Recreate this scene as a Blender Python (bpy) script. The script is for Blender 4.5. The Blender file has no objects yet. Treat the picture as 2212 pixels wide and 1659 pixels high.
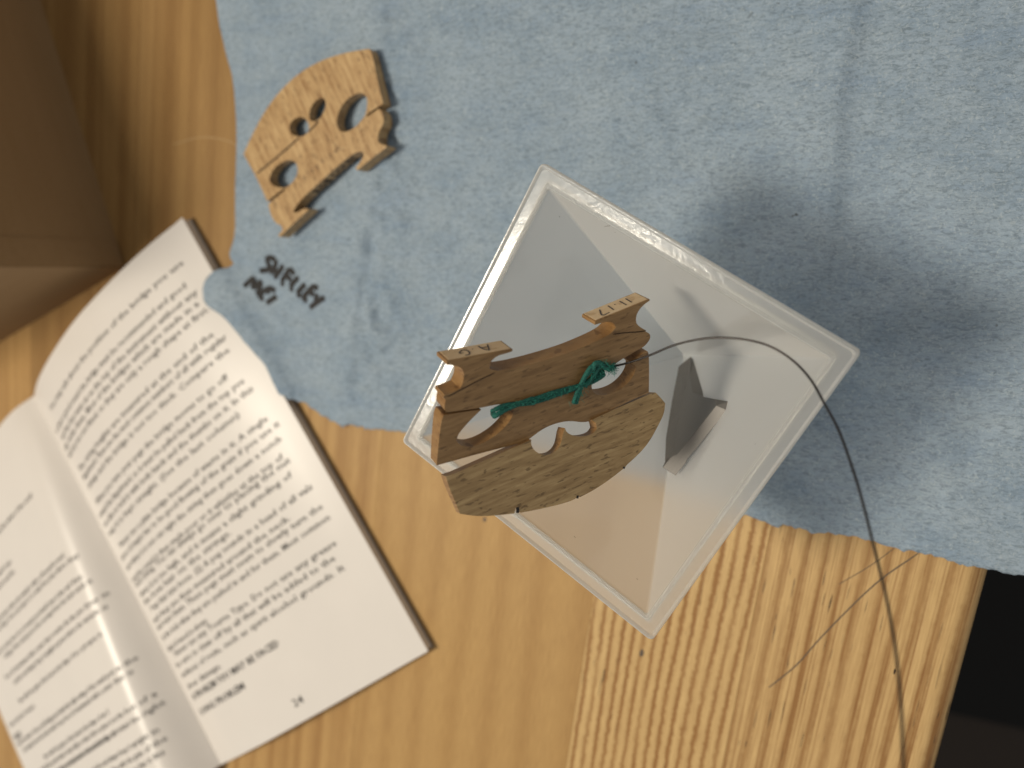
import bpy, bmesh, math, random
import numpy as np
from mathutils import Vector, Matrix
from mathutils.geometry import tessellate_polygon, delaunay_2d_cdt

random.seed(7); rng = np.random.default_rng(7)
scene = bpy.context.scene
COL = scene.collection

# ------------------------------------------------------------------ camera
FPX, CX, CY, H = 1662.0, 1106.0, 829.5, 0.197       # photo measured at 2212 x 1659, camera 197 mm above the table
nrm = np.array([1971 - CX, 588 - CY, FPX]); nrm /= np.linalg.norm(nrm)
upc = -nrm
Xw = np.array([1., 0, 0]) - upc[0] * upc; Xw /= np.linalg.norm(Xw); Yw = np.cross(upc, Xw)
RW = np.array([Xw, Yw, upc])                         # camera axes (x right, y down, z forward) -> world
CAM = np.array([0, 0, H])

def c2w(p): return RW @ np.asarray(p, float) + CAM
def ray(px, py): return np.array([(px - CX) / FPX, (py - CY) / FPX, 1.])
def U(px, py, z=0.):
    d = ray(px, py); return c2w(d * ((H - z) / (d @ nrm)))
def Uplane(px, py, P, N):
    d = RW @ ray(px, py); t = ((P - CAM) @ N) / (d @ N); return CAM + d * t

cam_d = bpy.data.cameras.new('camera'); cam = bpy.data.objects.new('camera', cam_d); COL.objects.link(cam)
M = Matrix.Identity(4)
for i, a in enumerate((RW[:, 0], -RW[:, 1], -RW[:, 2])):
    for k in range(3): M[k][i] = a[k]
M.translation = CAM; cam.matrix_world = M
cam_d.sensor_width = 36; cam_d.lens = 36 * FPX / 2212
cam_d.clip_start = 0.005; cam_d.clip_end = 20
cam_d.dof.use_dof = True; cam_d.dof.focus_distance = 0.150; cam_d.dof.aperture_fstop = 12.0
scene.camera = cam

# ------------------------------------------------------------------ light
w = bpy.data.worlds.new('World'); scene.world = w; w.use_nodes = True
w.node_tree.nodes['Background'].inputs[0].default_value = (1.0, 0.96, 0.90, 1)
w.node_tree.nodes['Background'].inputs[1].default_value = 0.33
ld = bpy.data.lights.new('bench_lamp', 'AREA'); lo = bpy.data.objects.new('bench_lamp', ld); COL.objects.link(lo)
LDIR = np.array([-0.375, -0.06, 0.925]); LDIR /= np.linalg.norm(LDIR)
lo.location = np.array([-.11, -.02, 0]) + LDIR * 1.15
lo.rotation_euler = Vector(LDIR).to_track_quat('Z', 'Y').to_euler()
ld.shape = 'RECTANGLE'; ld.size = 0.20; ld.size_y = 0.30; ld.energy = 10.0; ld.color = (1.0, 0.90, 0.74)
scene.view_settings.view_transform = 'Standard'; scene.view_settings.look = 'None'
scene.view_settings.exposure = 0.0; scene.view_settings.gamma = 1.0
scene.render.engine = 'CYCLES'
scene.cycles.use_denoising = True
scene.cycles.max_bounces = 12; scene.cycles.transmission_bounces = 8; scene.cycles.transparent_max_bounces = 8
scene.cycles.sample_clamp_indirect = 6

# ------------------------------------------------------------------ node helpers
class NT:
    def __init__(s, name):
        s.m = bpy.data.materials.new(name); s.m.use_nodes = True; s.t = s.m.node_tree; s.t.nodes.clear()
        s.out = s.t.nodes.new('ShaderNodeOutputMaterial')
    def n(s, typ, ins=None, **props):
        nd = s.t.nodes.new('ShaderNode' + typ)
        for k, v in props.items(): setattr(nd, k, v)
        for k, v in (ins or {}).items(): s.put(nd.inputs[k], v)
        return nd
    def put(s, sock, v):
        if hasattr(v, 'is_output') or isinstance(v, bpy.types.NodeSocket): s.t.links.new(v, sock)
        else:
            try: sock.default_value = v
            except Exception: sock.default_value = (*v, 1.0)
    def coord(s, kind='Object'): return s.n('TexCoord').outputs[kind]
    def scale(s, vec, sc):
        return s.n('Mapping', {'Vector': vec, 'Scale': sc}).outputs[0]
    def noise(s, vec, sc=1., detail=3., rough=.5, dist=0.):
        return s.n('TexNoise', {'Vector': vec, 'Scale': sc, 'Detail': detail, 'Roughness': rough, 'Distortion': dist}).outputs['Fac']
    def math(s, op, a, b=None, c=None, clamp=False):
        ins = {0: a}
        if b is not None: ins[1] = b
        if c is not None: ins[2] = c
        return s.n('Math', ins, operation=op, use_clamp=clamp).outputs[0]
    def ramp(s, fac, stops, interp='LINEAR'):
        r = s.n('ValToRGB', {'Fac': fac}); cr = r.color_ramp; cr.interpolation = interp
        while len(cr.elements) < len(stops): cr.elements.new(.5)
        for e, (p, c) in zip(cr.elements, stops):
            e.position = p; e.color = (c, c, c, 1) if not hasattr(c, '__len__') else (*c, 1)
        return r.outputs[0]
    def mix(s, fac, a, b, mode='MIX'):
        nd = s.n('Mix', data_type='RGBA', blend_type=mode)
        s.put(nd.inputs[0], fac); s.put(nd.inputs[6], a); s.put(nd.inputs[7], b); return nd.outputs[2]
    def bump(s, h, strength=.3, dist=.0002):
        return s.n('Bump', {'Height': h, 'Strength': strength, 'Distance': dist}).outputs[0]
    def principled(s, col, rough=.5, normal=None, **kw):
        p = s.n('BsdfPrincipled'); s.put(p.inputs['Base Color'], col); s.put(p.inputs['Roughness'], rough)
        if normal is not None: s.put(p.inputs['Normal'], normal)
        for k, v in kw.items(): s.put(p.inputs[k.replace('_', ' ')], v)
        return p.outputs[0]
    def done(s, sh): s.t.links.new(sh, s.out.inputs[0]); return s.m

def plain(name, col, rough=.6, **kw):
    t = NT(name); return t.done(t.principled(col, rough, **kw))

# ------------------------------------------------------------------ materials
def wood_plank(name, kind, seed):
    t = NT(name); o = t.n('Mapping', {'Vector': t.coord(), 'Location': (seed * .37, seed * .91, 0)}).outputs[0]
    sx = t.n('SeparateXYZ', {0: o}); u = sx.outputs[0]
    fib = t.noise(t.scale(o, (3200, 130, 900)), 1, 3, .6)
    blot = t.noise(t.scale(o, (28, 9, 20)), 1, 3, .55)
    wide = t.noise(t.scale(o, (150, 2.2, 60)), 1, 4, .55)
    if kind == 'corduroy':
        warp = t.noise(t.scale(o, (22, 9, 1)), 1, 3, .5)
        jag = t.noise(t.scale(o, (260, 420, 1)), 1, 4, .7)
        ph = t.math('MULTIPLY', u, 2 * math.pi / .0031)
        ph = t.math('ADD', ph, t.math('MULTIPLY', warp, 9.0)); ph = t.math('ADD', ph, t.math('MULTIPLY', jag, 3.6))
        sn = t.math('MULTIPLY_ADD', t.math('SINE', ph), .5, .5)
        brk = t.noise(t.scale(o, (420, 30, 1)), 1, 2)
        f = t.math('MULTIPLY', t.math('POWER', sn, 2.2), t.math('MULTIPLY_ADD', brk, 1.9, .05), clamp=True)
        light, dark = (.69, .485, .222), (.31, .15, .042)
    elif kind == 'fine':
        warp = t.noise(t.scale(o, (16, 5, 1)), 1, 3, .5)
        jag = t.noise(t.scale(o, (300, 260, 1)), 1, 3, .7)
        ph = t.math('MULTIPLY', u, 2 * math.pi / .0046)
        ph = t.math('ADD', ph, t.math('MULTIPLY', warp, 14.0)); ph = t.math('ADD', ph, t.math('MULTIPLY', jag, 1.8))
        sn = t.math('MULTIPLY_ADD', t.math('SINE', ph), .5, .5)
        lines = t.noise(t.scale(o, (1500, 10, 1)), 1, 2)
        f = t.math('ADD', t.math('MULTIPLY', t.math('POWER', sn, 2.2), .70), t.math('MULTIPLY', t.ramp(lines, [(.5, 0), (.68, 1)]), .70), clamp=True)
        light, dark = (.68, .47, .215), (.29, .138, .038)
    elif kind == 'flat':
        warp = t.noise(t.scale(o, (9, 3, 1)), 1, 3, .5)
        ph = t.math('ADD', t.math('MULTIPLY', u, 520), t.math('MULTIPLY', warp, 16))
        sn = t.math('MULTIPLY_ADD', t.math('SINE', ph), .5, .5)
        f = t.math('ADD', t.math('MULTIPLY', t.math('POWER', sn, 2), .34), t.math('MULTIPLY', blot, .55), clamp=True)
        light, dark = (.56, .36, .140), (.36, .20, .064)
    else:
        warp = t.noise(t.scale(o, (40, 4, 1)), 1, 2)
        bands = t.noise(t.scale(o, (210, 2.4, 1)), 1, 3, .5, .25)
        f = t.math('ADD', t.math('MULTIPLY', t.ramp(bands, [(.36, 0), (.64, 1)]), .72), t.math('MULTIPLY', warp, .15), clamp=True)
        light, dark = ((.55, .35, .135), (.31, .16, .047)) if kind == 'soft' else ((.36, .215, .075), (.22, .112, .030))
    col = t.mix(f, light, dark)
    col = t.mix(t.ramp(fib, [(.3, .0), (.75, .42)]), col, (.30, .17, .07), 'MULTIPLY')
    col = t.mix(t.math('MULTIPLY', t.ramp(wide, [(.35, 0), (.7, 1)]), .22), col, dark)
    col = t.mix(t.math('MULTIPLY', blot, .25), col, (.50, .33, .16))
    speck = t.noise(t.scale(o, (1500, 80, 1)), 1, 2, .5)
    sp2 = t.noise(t.scale(o, (34, 22, 1)), 1, 2)
    speck = t.math('MULTIPLY', t.ramp(speck, [(.665, 0), (.70, 1)]), t.ramp(sp2, [(.46, 0), (.56, 1)]))
    if kind in ('fine', 'corduroy'): col = t.mix(t.math('MULTIPLY', speck, .9), col, (.05, .035, .02))
    hgt = t.math('ADD', t.math('MULTIPLY', f, -.6), t.math('MULTIPLY', fib, .5))
    nb = t.bump(hgt, .5 if kind in ('corduroy', 'fine') else .2, .00018)
    return t.done(t.principled(col, t.math('MULTIPLY_ADD', fib, .2, .40), nb, Specular_IOR_Level=.28))

def mat_towel():
    t = NT('blue_paper'); o = t.coord()
    cloud = t.noise(t.scale(o, (55, 80, 1)), 1, 4, .6)
    cl2 = t.noise(t.scale(o, (130, 260, 1)), 1, 3, .6)
    fibx = t.noise(t.scale(o, (520, 1500, 1)), 1, 3, .7, 1.2)
    fibr = t.noise(t.scale(o, (1300, 1250, 1)), 1, 3, .7, 1.2)
    col = t.ramp(cloud, [(.28, (.225, .308, .410)), (.5, (.300, .382, .474)), (.72, (.352, .432, .515))])
    col = t.mix(t.ramp(cl2, [(.35, 0), (.7, .35)]), col, (.29, .35, .395))
    col = t.mix(t.ramp(t.noise(t.scale(o, (30, 160, 1)), 1, 4, .65), [(.54, 0), (.74, .45)]), col, (.205, .29, .42))
    col = t.mix(t.ramp(fibx, [(.47, 0), (.66, .72)]), col, (.14, .185, .225))
    col = t.mix(t.ramp(fibr, [(.53, 0), (.70, .62)]), col, (.47, .54, .58))
    dk = t.noise(t.scale(o, (330, 330, 1)), 1, 2, .5); dk2 = t.noise(t.scale(o, (40, 40, 1)), 1, 2)
    col = t.mix(t.math('MULTIPLY', t.ramp(dk, [(.72, 0), (.76, 1)]), t.ramp(dk2, [(.5, 0), (.6, .8)])), col, (.09, .10, .10))
    wr = t.noise(t.scale(o, (150, 150, 1)), 1, 4, .6, 1.0)
    h = t.math('ADD', t.math('MULTIPLY', fibx, .7), t.math('ADD', t.math('MULTIPLY', fibr, .35), t.math('MULTIPLY', wr, .9)))
    return t.done(t.principled(col, .95, t.bump(h, .75, .0005), Specular_IOR_Level=.1))

def mat_bridge(name, light, mid, dark, fleck, ydir, rough):
    t = NT(name); o = t.coord()
    s1 = (110, 1100, 300) if not ydir else (900, 90, 300)
    s2 = (420, 1700, 400) if not ydir else (1500, 330, 400)
    s3 = (300, 520, 300)
    a = t.noise(t.scale(o, s1), 1, 4, .6, .3); b = t.noise(t.scale(o, s2), 1, 2, .5, .4)
    pat = t.noise(t.scale(o, (45, 45, 45)), 1, 3, .6); c = t.noise(t.scale(o, s3), 1, 2, .5)
    col = t.ramp(a, [(.3, dark), (.5, mid), (.72, light)])
    col = t.mix(t.math('MULTIPLY', t.ramp(b, [(.60, 0), (.66, 1)]), .75), col, fleck)
    col = t.mix(t.math('MULTIPLY', t.ramp(c, [(.60, 0), (.68, 1)]), t.ramp(pat, [(.42, 0), (.6, .55)])), col, light)
    col = t.mix(t.math('MULTIPLY', pat, .35), col, dark)
    fine = t.noise(t.scale(o, (700, 4200, 700)) if not ydir else t.scale(o, (3800, 600, 600)), 1, 3, .6)
    col = t.mix(t.ramp(fine, [(.35, 0), (.8, .30)]), col, dark)
    return t.done(t.principled(col, rough, t.bump(t.math('ADD', t.math('MULTIPLY', fine, .6), b), .3, .0001)))

def mat_plastic(name, scratch, refr, clear):
    t = NT(name); o = t.coord()
    n1 = t.noise(t.scale(o, (240, 240, 90)), 1, 3, .6, 1.5)
    soft = t.noise(t.scale(o, (38, 38, 38)), 1, 2)
    if scratch:
        fine = t.noise(t.scale(o, (700, 700, 300)), 1, 4, .75, 2.)
        nb = t.bump(t.math('ADD', n1, t.math('MULTIPLY', fine, .5)), .16, .00020); rg = t.math('MULTIPLY_ADD', fine, .20, .06); ior = 1.8
    else:
        nb = t.bump(soft, .05, .0005); rg = .10; ior = 1.5
    dif = t.n('BsdfDiffuse', {'Color': (.895, .895, .865, 1)})
    tra = t.n('BsdfTranslucent', {'Color': (.895, .895, .865, 1)})
    ref = t.n('BsdfRefraction', {'Color': (.98, .98, .98, 1), 'Roughness': .65, 'IOR': 1.16})
    trn = t.n('BsdfTransparent', {'Color': (.98, .98, .98, 1)})
    m1 = t.n('MixShader', {0: .55, 1: dif.outputs[0], 2: tra.outputs[0]})
    see = t.n('MixShader', {0: clear, 1: ref.outputs[0], 2: trn.outputs[0]})
    front = t.math('SUBTRACT', 1.0, t.n('LayerWeight', {'Blend': .5}).outputs['Facing'])   # the milky layer hides more where the ray runs through it at a slant
    m2 = t.n('MixShader', {0: t.math('MULTIPLY', t.math('POWER', front, .9), refr) if not clear == 1.0 else refr, 1: m1.outputs[0], 2: see.outputs[0]})
    gl = t.n('BsdfGlossy', {'Color': (1, 1, 1, 1), 'Roughness': rg, 'Normal': nb})
    fr = t.n('Fresnel', {'IOR': ior, 'Normal': nb})
    outer = t.math('SUBTRACT', 1.0, t.n('NewGeometry').outputs['Backfacing'])      # no mirror from within the thin wall
    m3 = t.n('MixShader', {0: t.math('MULTIPLY', fr.outputs[0], outer), 1: m2.outputs[0], 2: gl.outputs[0]})
    return t.done(m3.outputs[0])

def mat_page():
    t = NT('glossy_page_paper'); o = t.coord()
    n = t.noise(t.scale(o, (60, 60, 60)), 1, 3)
    col = t.mix(n, (.70, .665, .63), (.75, .71, .67))
    return t.done(t.principled(col, .30, t.bump(n, .06, .0006), Specular_IOR_Level=.38))

def mat_page_edge():
    t = NT('page_edge_paper'); o = t.coord('Object')
    z = t.n('SeparateXYZ', {0: o}).outputs[2]
    ln = t.noise(t.n('CombineXYZ', {2: t.math('MULTIPLY', z, 9000)}).outputs[0], 1, 2)
    return t.done(t.principled(t.ramp(ln, [(.35, (.52, .47, .41)), (.65, (.72, .67, .60))]), .8))

def mat_card():
    t = NT('brown_cardboard'); o = t.coord()
    n = t.noise(t.scale(o, (18, 18, 160)), 1, 4, .6); f = t.noise(t.scale(o, (900, 900, 900)), 1, 3, .7)
    col = t.mix(n, (.25, .152, .064), (.315, .20, .095)); col = t.mix(t.ramp(f, [(.5, 0), (.8, .35)]), col, (.16, .095, .04))
    return t.done(t.principled(col, .8, t.bump(f, .2, .0001)))

def mat_metal():
    t = NT('brushed_grey_metal'); o = t.coord()
    n = t.noise(t.scale(o, (1800, 160, 1800)), 1, 3, .6)
    col = t.mix(n, (.155, .148, .138), (.21, .20, .188))
    return t.done(t.principled(col, t.math('MULTIPLY_ADD', n, .12, .42), t.bump(n, .12, .00005), Metallic=.6))

def mat_thread():
    t = NT('green_twisted_thread'); o = t.coord()
    n = t.noise(t.scale(o, (2600, 5200, 2600)), 1, 3, .6, .6)
    col = t.mix(t.ramp(n, [(.35, 0), (.65, 1)]), (.003, .050, .040), (.010, .15, .115))
    return t.done(t.principled(col, .75, t.bump(n, .9, .00012)))
MAT = dict(
    towel=mat_towel(), page=mat_page(), edge=mat_page_edge(), card=mat_card(), metal=mat_metal(),
    plastic=mat_plastic('frosted_plastic', False, .50, .03), plastic_clear=mat_plastic('clear_plastic', False, .96, 1.0), rim=mat_plastic('scratched_plastic', True, .70, .1),
    maple=mat_bridge('pale_maple', (.66, .47, .24), (.51, .335, .155), (.29, .16, .062), (.11, .055, .02), True, .45),
    aged=mat_bridge('aged_maple', (.34, .216, .098), (.25, .149, .062), (.17, .096, .037), (.08, .042, .016), False, .42),
    aged_crown=mat_bridge('aged_crown_maple', (.50, .365, .185), (.335, .228, .107), (.22, .14, .06), (.08, .046, .019), False, .42),
    aged_side=mat_bridge('aged_cut_side', (.36, .215, .085), (.28, .155, .055), (.20, .10, .032), (.12, .056, .017), False, .5),
    footend=mat_bridge('raw_foot_wood', (.72, .56, .37), (.64, .485, .30), (.55, .40, .23), (.42, .28, .15), False, .7),
    ink=plain('black_marker_ink', (.012, .011, .012), .7), pen=plain('dark_pen_ink', (.035, .03, .035), .6),
    print_=plain('printing_ink', (.05, .045, .045), .6), stamp=plain('brown_stamp_ink', (.10, .06, .035), .7),
    thread=mat_thread(), fuzz=plain('green_fuzz', (.02, .20, .15), .9),
    steel=plain('steel', (.05, .046, .045), .30, Metallic=1.0),
    crack=plain('dark_crack', (.03, .015, .007), .9), floor=plain('dark_floor_boards', (.022, .013, .007), .7),
    mat=plain('near_black', (.0015, .0015, .0015), .9), cover=plain('booklet_cover', (.25, .2, .16), .5),
    pencil=plain('pencil_graphite', (.10, .07, .045), .6), pale=plain('pale_scratch', (.38, .25, .11), .6),
    lint=plain('grey_lint', (.18, .16, .14), .9))

# ------------------------------------------------------------------ mesh helpers
def link(name, verts, faces, mat, parent=None, mw=None, smooth=False, sharp=None):
    me = bpy.data.meshes.new(name); me.from_pydata([tuple(map(float, v)) for v in verts], [], [tuple(f) for f in faces])
    me.materials.append(mat)
    bm = bmesh.new(); bm.from_mesh(me); bmesh.ops.recalc_face_normals(bm, faces=bm.faces)
    if smooth:
        for f in bm.faces: f.smooth = True
        if sharp:
            for e in bm.edges:
                if len(e.link_faces) == 2 and e.calc_face_angle(0) > math.radians(sharp): e.smooth = False
    bm.to_mesh(me); bm.free()
    o = bpy.data.objects.new(name, me); COL.objects.link(o)
    if parent: o.parent = parent
    if mw is not None and parent is None: o.matrix_world = mw
    return o
def tag(o, label=None, cat=None, group=None, kind=None):
    for k, v in (('label', label), ('category', cat), ('group', group), ('kind', kind)):
        if v: o[k] = v
    return o
def empty(name, label, cat, mw=Matrix.Identity(4), group=None):
    o = bpy.data.objects.new(name, None); COL.objects.link(o); o.matrix_world = mw; o.empty_display_size = .01
    return tag(o, label, cat, group)
def frame(o, x, y, z):
    m = Matrix.Identity(4)
    for i, a in enumerate((x, y, z)):
        for k in range(3): m[k][i] = a[k]
    m.translation = Vector(o); return m
def tube_data(pts, r, sides=6, base=0):
    pts = [np.asarray(p, float) for p in pts]; n = len(pts); V, F = [], []
    rr = r if hasattr(r, '__len__') else [r] * n
    prev = None
    for i, p in enumerate(pts):
        d = pts[min(i + 1, n - 1)] - pts[max(i - 1, 0)]; d /= (np.linalg.norm(d) + 1e-12)
        if prev is None:
            a = np.cross(d, [0, 0, 1.]);  a = a if np.linalg.norm(a) > 1e-3 else np.cross(d, [1., 0, 0])
        else: a = prev - d * (prev @ d)
        a /= np.linalg.norm(a); prev = a; b = np.cross(d, a)
        for k in range(sides):
            q = 2 * math.pi * k / sides; V.append(p + rr[i] * (math.cos(q) * a + math.sin(q) * b))
    for i in range(n - 1):
        for k in range(sides):
            k2 = (k + 1) % sides; F.append((base + i * sides + k, base + i * sides + k2, base + (i + 1) * sides + k2, base + (i + 1) * sides + k))
    F.append(tuple(base + k for k in range(sides))[::-1]); F.append(tuple(base + (n - 1) * sides + k for k in range(sides)))
    return V, F
def catmull(pts, n=8):
    P = [np.asarray(p, float) for p in pts]; P = [2 * P[0] - P[1]] + P + [2 * P[-1] - P[-2]]; out = []
    for i in range(1, len(P) - 2):
        for k in range(n):
            t = k / n
            out.append(.5 * ((2 * P[i]) + (P[i + 1] - P[i - 1]) * t + (2 * P[i - 1] - 5 * P[i] + 4 * P[i + 1] - P[i + 2]) * t * t + (3 * P[i] - P[i - 1] - 3 * P[i + 1] + P[i + 2]) * t ** 3))
    return out + [P[-2]]
def tubes(name, chains, r, mat, parent=None, sides=6, n=6):
    V, F = [], []
    for c in chains:
        v, f = tube_data(catmull(c, n) if len(c) > 2 and n else c, r if not callable(r) else [r(i) for i in range((len(c) - 1) * n + 1)], sides, len(V)); V += v; F += f
    return link(name, V, F, mat, parent, smooth=True)
def ribbon_data(pts, wid, nrmf, base, thick):
    """a flat inked stroke of small thickness lying on a surface"""
    pts = [np.asarray(p, float) for p in pts]; V, F = [], []; n = len(pts)
    for i, p in enumerate(pts):
        d = pts[min(i + 1, n - 1)] - pts[max(i - 1, 0)]; N = nrmf(p); s = np.cross(N, d); s /= (np.linalg.norm(s) + 1e-12)
        e = wid * (.5 if 0 < i < n - 1 else .38)
        for q, h in ((-1, 0), (-1, thick), (1, thick), (1, 0)): V.append(p + s * q * e + N * h)
    for i in range(n - 1):
        a, b = base + 4 * i, base + 4 * i + 4
        for k in range(4): k2 = (k + 1) % 4; F.append((a + k, a + k2, b + k2, b + k))
    F.append((base, base + 1, base + 2, base + 3)); e = base + 4 * (n - 1); F.append((e + 3, e + 2, e + 1, e))
    return V, F
def strokes(name, chains, wid, nrmf, mat, parent, thick=.00006, inv=None, n=4):
    V, F = [], []
    for c in chains:
        v, f = ribbon_data(catmull(c, n) if len(c) > 2 else c, wid, nrmf, len(V), thick); V += v; F += f
    if inv is not None: V = [tuple(inv @ Vector(v)) for v in V]
    return link(name, V, F, mat, parent)
def smooth_poly(P, it=2, keep=48):
    P = [np.asarray(p, float) for p in P]
    for _ in range(it):
        n = len(P); Q = []
        for i in range(n):
            a, b, c = P[i - 1], P[i], P[(i + 1) % n]; d1, d2 = b - a, c - b
            ang = abs(math.degrees(math.atan2(d1[0] * d2[1] - d1[1] * d2[0], d1 @ d2)))
            if ang > keep: Q.append(b)
            else: Q.append(b * .75 + a * .25); Q.append(b * .75 + c * .25)
        P = Q
    return P
def box_data(lo, hi, base=0):
    V = [(x, y, z) for z in (lo[2], hi[2]) for x, y in ((lo[0], lo[1]), (hi[0], lo[1]), (hi[0], hi[1]), (lo[0], hi[1]))]
    F = [(3, 2, 1, 0), (4, 5, 6, 7), (0, 1, 5, 4), (1, 2, 6, 5), (2, 3, 7, 6), (3, 0, 4, 7)]
    return V, [tuple(base + i for i in f) for f in F]
def prism(name, loops, tf, mat, parent, bevel=.00018, zf=None, side=None):
    """loops: outer outline then holes, 2D; back face is tf(x,y) deep behind the front (zf gives the front height)"""
    pts = [p for l in loops for p in l]; N = len(pts); zf = zf or (lambda x, y: 0.)
    V = [(p[0], p[1], zf(*p)) for p in pts] + [(p[0], p[1], zf(*p) - tf(p[0], p[1])) for p in pts]
    tri = tessellate_polygon([[Vector((p[0], p[1], 0)) for p in l] for l in loops])
    F = [tuple(t) for t in tri] + [tuple(N + i for i in reversed(t)) for t in tri]
    b = 0
    for l in loops:
        n = len(l)
        for i in range(n): j = (i + 1) % n; F.append((b + i, b + j, N + b + j, N + b + i))
        b += n
    o = link(name, V, F, mat, parent, smooth=True, sharp=28)
    if side:
        o.data.materials.append(side)
        for p_ in o.data.polygons:
            if abs(p_.normal.z) < .55: p_.material_index = 1
    if bevel:
        md = o.modifiers.new('edge', 'BEVEL'); md.width = bevel; md.material = 0; md.segments = 2; md.limit_method = 'ANGLE'; md.angle_limit = math.radians(50); md.use_clamp_overlap = True
    return o

# ------------------------------------------------------------------ floor and table
G = np.array([-.1376937, -.99047486, 0]); UA = np.array([.99047486, -.1376937, 0])     # grain, across the grain
TM = frame((0, 0, 0), UA, -G, (0, 0, 1))
tag(link('floor', *box_data((-1.6, -1.4, -.76), (1.6, 1.4, -.72)), MAT['floor']), kind='structure')
fm = frame((0, 0, -.72), UA, -G, (0, 0, 1))
mp = [U(2050, 1540, -.716), U(2300, 1595, -.716)]
dm = mp[1] - mp[0]; dm /= np.linalg.norm(dm); pm = np.array([-dm[1], dm[0], 0])
mv = [mp[0] - dm * .8, mp[0] + dm * .9, mp[0] + dm * .9 + pm * 1.0, mp[0] - dm * .8 + pm * 1.0]
V = [(*v[:2], -.7195) for v in mv] + [(*v[:2], -.716) for v in mv]
tag(link('dark_floor_sheet', V, [(3, 2, 1, 0), (4, 5, 6, 7), (0, 1, 5, 4), (1, 2, 6, 5), (2, 3, 7, 6), (3, 0, 4, 7)], MAT['mat']), kind='structure')  # near-black sheet covering part of the brown floor

table = empty('workbench', 'pale wooden bench top of glued boards with rounded right edge, under everything', 'workbench', TM)
bounds = [.0292, -.0185, -.0620, -.1400, -.2000, -.2600, -.3250, -.4100, -.52]
kinds = ['fine', 'corduroy', 'flat', 'soft', 'brown', 'brown', 'soft', 'flat']
TH = .028; Y0, Y1 = -.62, .52
for i, kd in enumerate(kinds):
    hi, lo_ = bounds[i], bounds[i + 1] + .00003; c = .00008
    if i == 0:
        r = .0055; prof = [(lo_, -TH), (lo_, -c), (lo_ + c, 0)] + [(hi - r + r * math.sin(a), -r + r * math.cos(a)) for a in np.linspace(0, math.pi / 2, 10)] + [(hi, -TH)]
    else: prof = [(lo_, -TH), (lo_, -c), (lo_ + c, 0), (hi - c, 0), (hi, -c), (hi, -TH)]
    n = len(prof); V = [(x, Y0, z) for x, z in prof] + [(x, Y1, z) for x, z in prof]
    F = [tuple(range(n)), tuple(range(2 * n - 1, n - 1, -1))] + [(k, (k + 1) % n, n + (k + 1) % n, n + k) for k in range(n)]
    link('plank', V, F, wood_plank('plank_wood_' + kd, kd, i * 1.7 + .3), table, smooth=(i == 0), sharp=25)
TI = TM.inverted(); upf = lambda p: np.array([0, 0, 1.])
strokes('pencil_line', [[U(1984, 1195), U(1890, 1262), U(1780, 1370), U(1721, 1436), U(1661, 1485)]], .00033, upf, MAT['pencil'], table, .00004, TI)
strokes('pencil_line', [[U(1932, 1184), U(1880, 1222), U(1812, 1262)]], .0002, upf, MAT['pencil'], table, .00004, TI)
strokes('pale_scratch', [[U(375, 312), U(430, 297), U(480, 301), U(520, 316)]], .00035, upf, MAT['pale'], table, .00004, TI)
def blot(name, px, py, rx, ry, mat):
    c = U(px, py); V = [c + [0, 0, .00004]]
    for k in range(14):
        a = 2 * math.pi * k / 14; V.append(c + UA * rx * math.cos(a) * random.uniform(.75, 1.1) + (-G) * ry * math.sin(a) * random.uniform(.8, 1.15) + [0, 0, .00003])
    V = [tuple(TI @ Vector(v)) for v in V]
    link(name, V, [(0, 1 + k, 1 + (k + 1) % 14) for k in range(14)], mat, table)
blot('dark_spot', 1386, 1411, .0007, .0013, MAT['pencil']); blot('dark_spot', 1047, 1122, .0006, .0009, MAT['pencil'])
blot('dark_spot', 1933, 1451, .0003, .0008, MAT['crack'])

# ------------------------------------------------------------------ cardboard box
c0 = U(270, 578); bx = np.array([.38, -.92, 0]); bx = np.array([-.38 * .94, .94, 0]); bx = (U(88, 0) - c0); bx /= np.linalg.norm(bx)
by = np.array([-bx[1], bx[0], 0])                      # to the left
BH = .126; LA, LB, WT = .20, .15, .003
BM = frame(c0, bx, by, (0, 0, 1))
box = empty('cardboard_box', 'brown cardboard box standing at the upper left behind the open booklet', 'box', BM)
for lo_, hi in (((0, 0, 0), (LA, WT, BH)), ((0, LB - WT, 0), (LA, LB, BH)), ((0, WT, 0), (WT, LB - WT, BH)), ((LA - WT, WT, 0), (LA, LB - WT, BH))):
    link('wall', *box_data(lo_, hi), MAT['card'], box)
link('bottom', *box_data((WT, WT, 0), (LA - WT, LB - WT, WT)), MAT['card'], box)
for y0, y1 in ((.0005, LB / 2 - .0006), (LB / 2 + .0006, LB - .0005)):
    link('flap', *box_data((.0005, y0, BH + .0002), (LA - .0005, y1, BH + WT)), MAT['card'], box)
link('glue_flap', *box_data((.0004, -.0005, .0006), (.0105, -.00002, BH - .0004)), MAT['card'], box)

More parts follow.
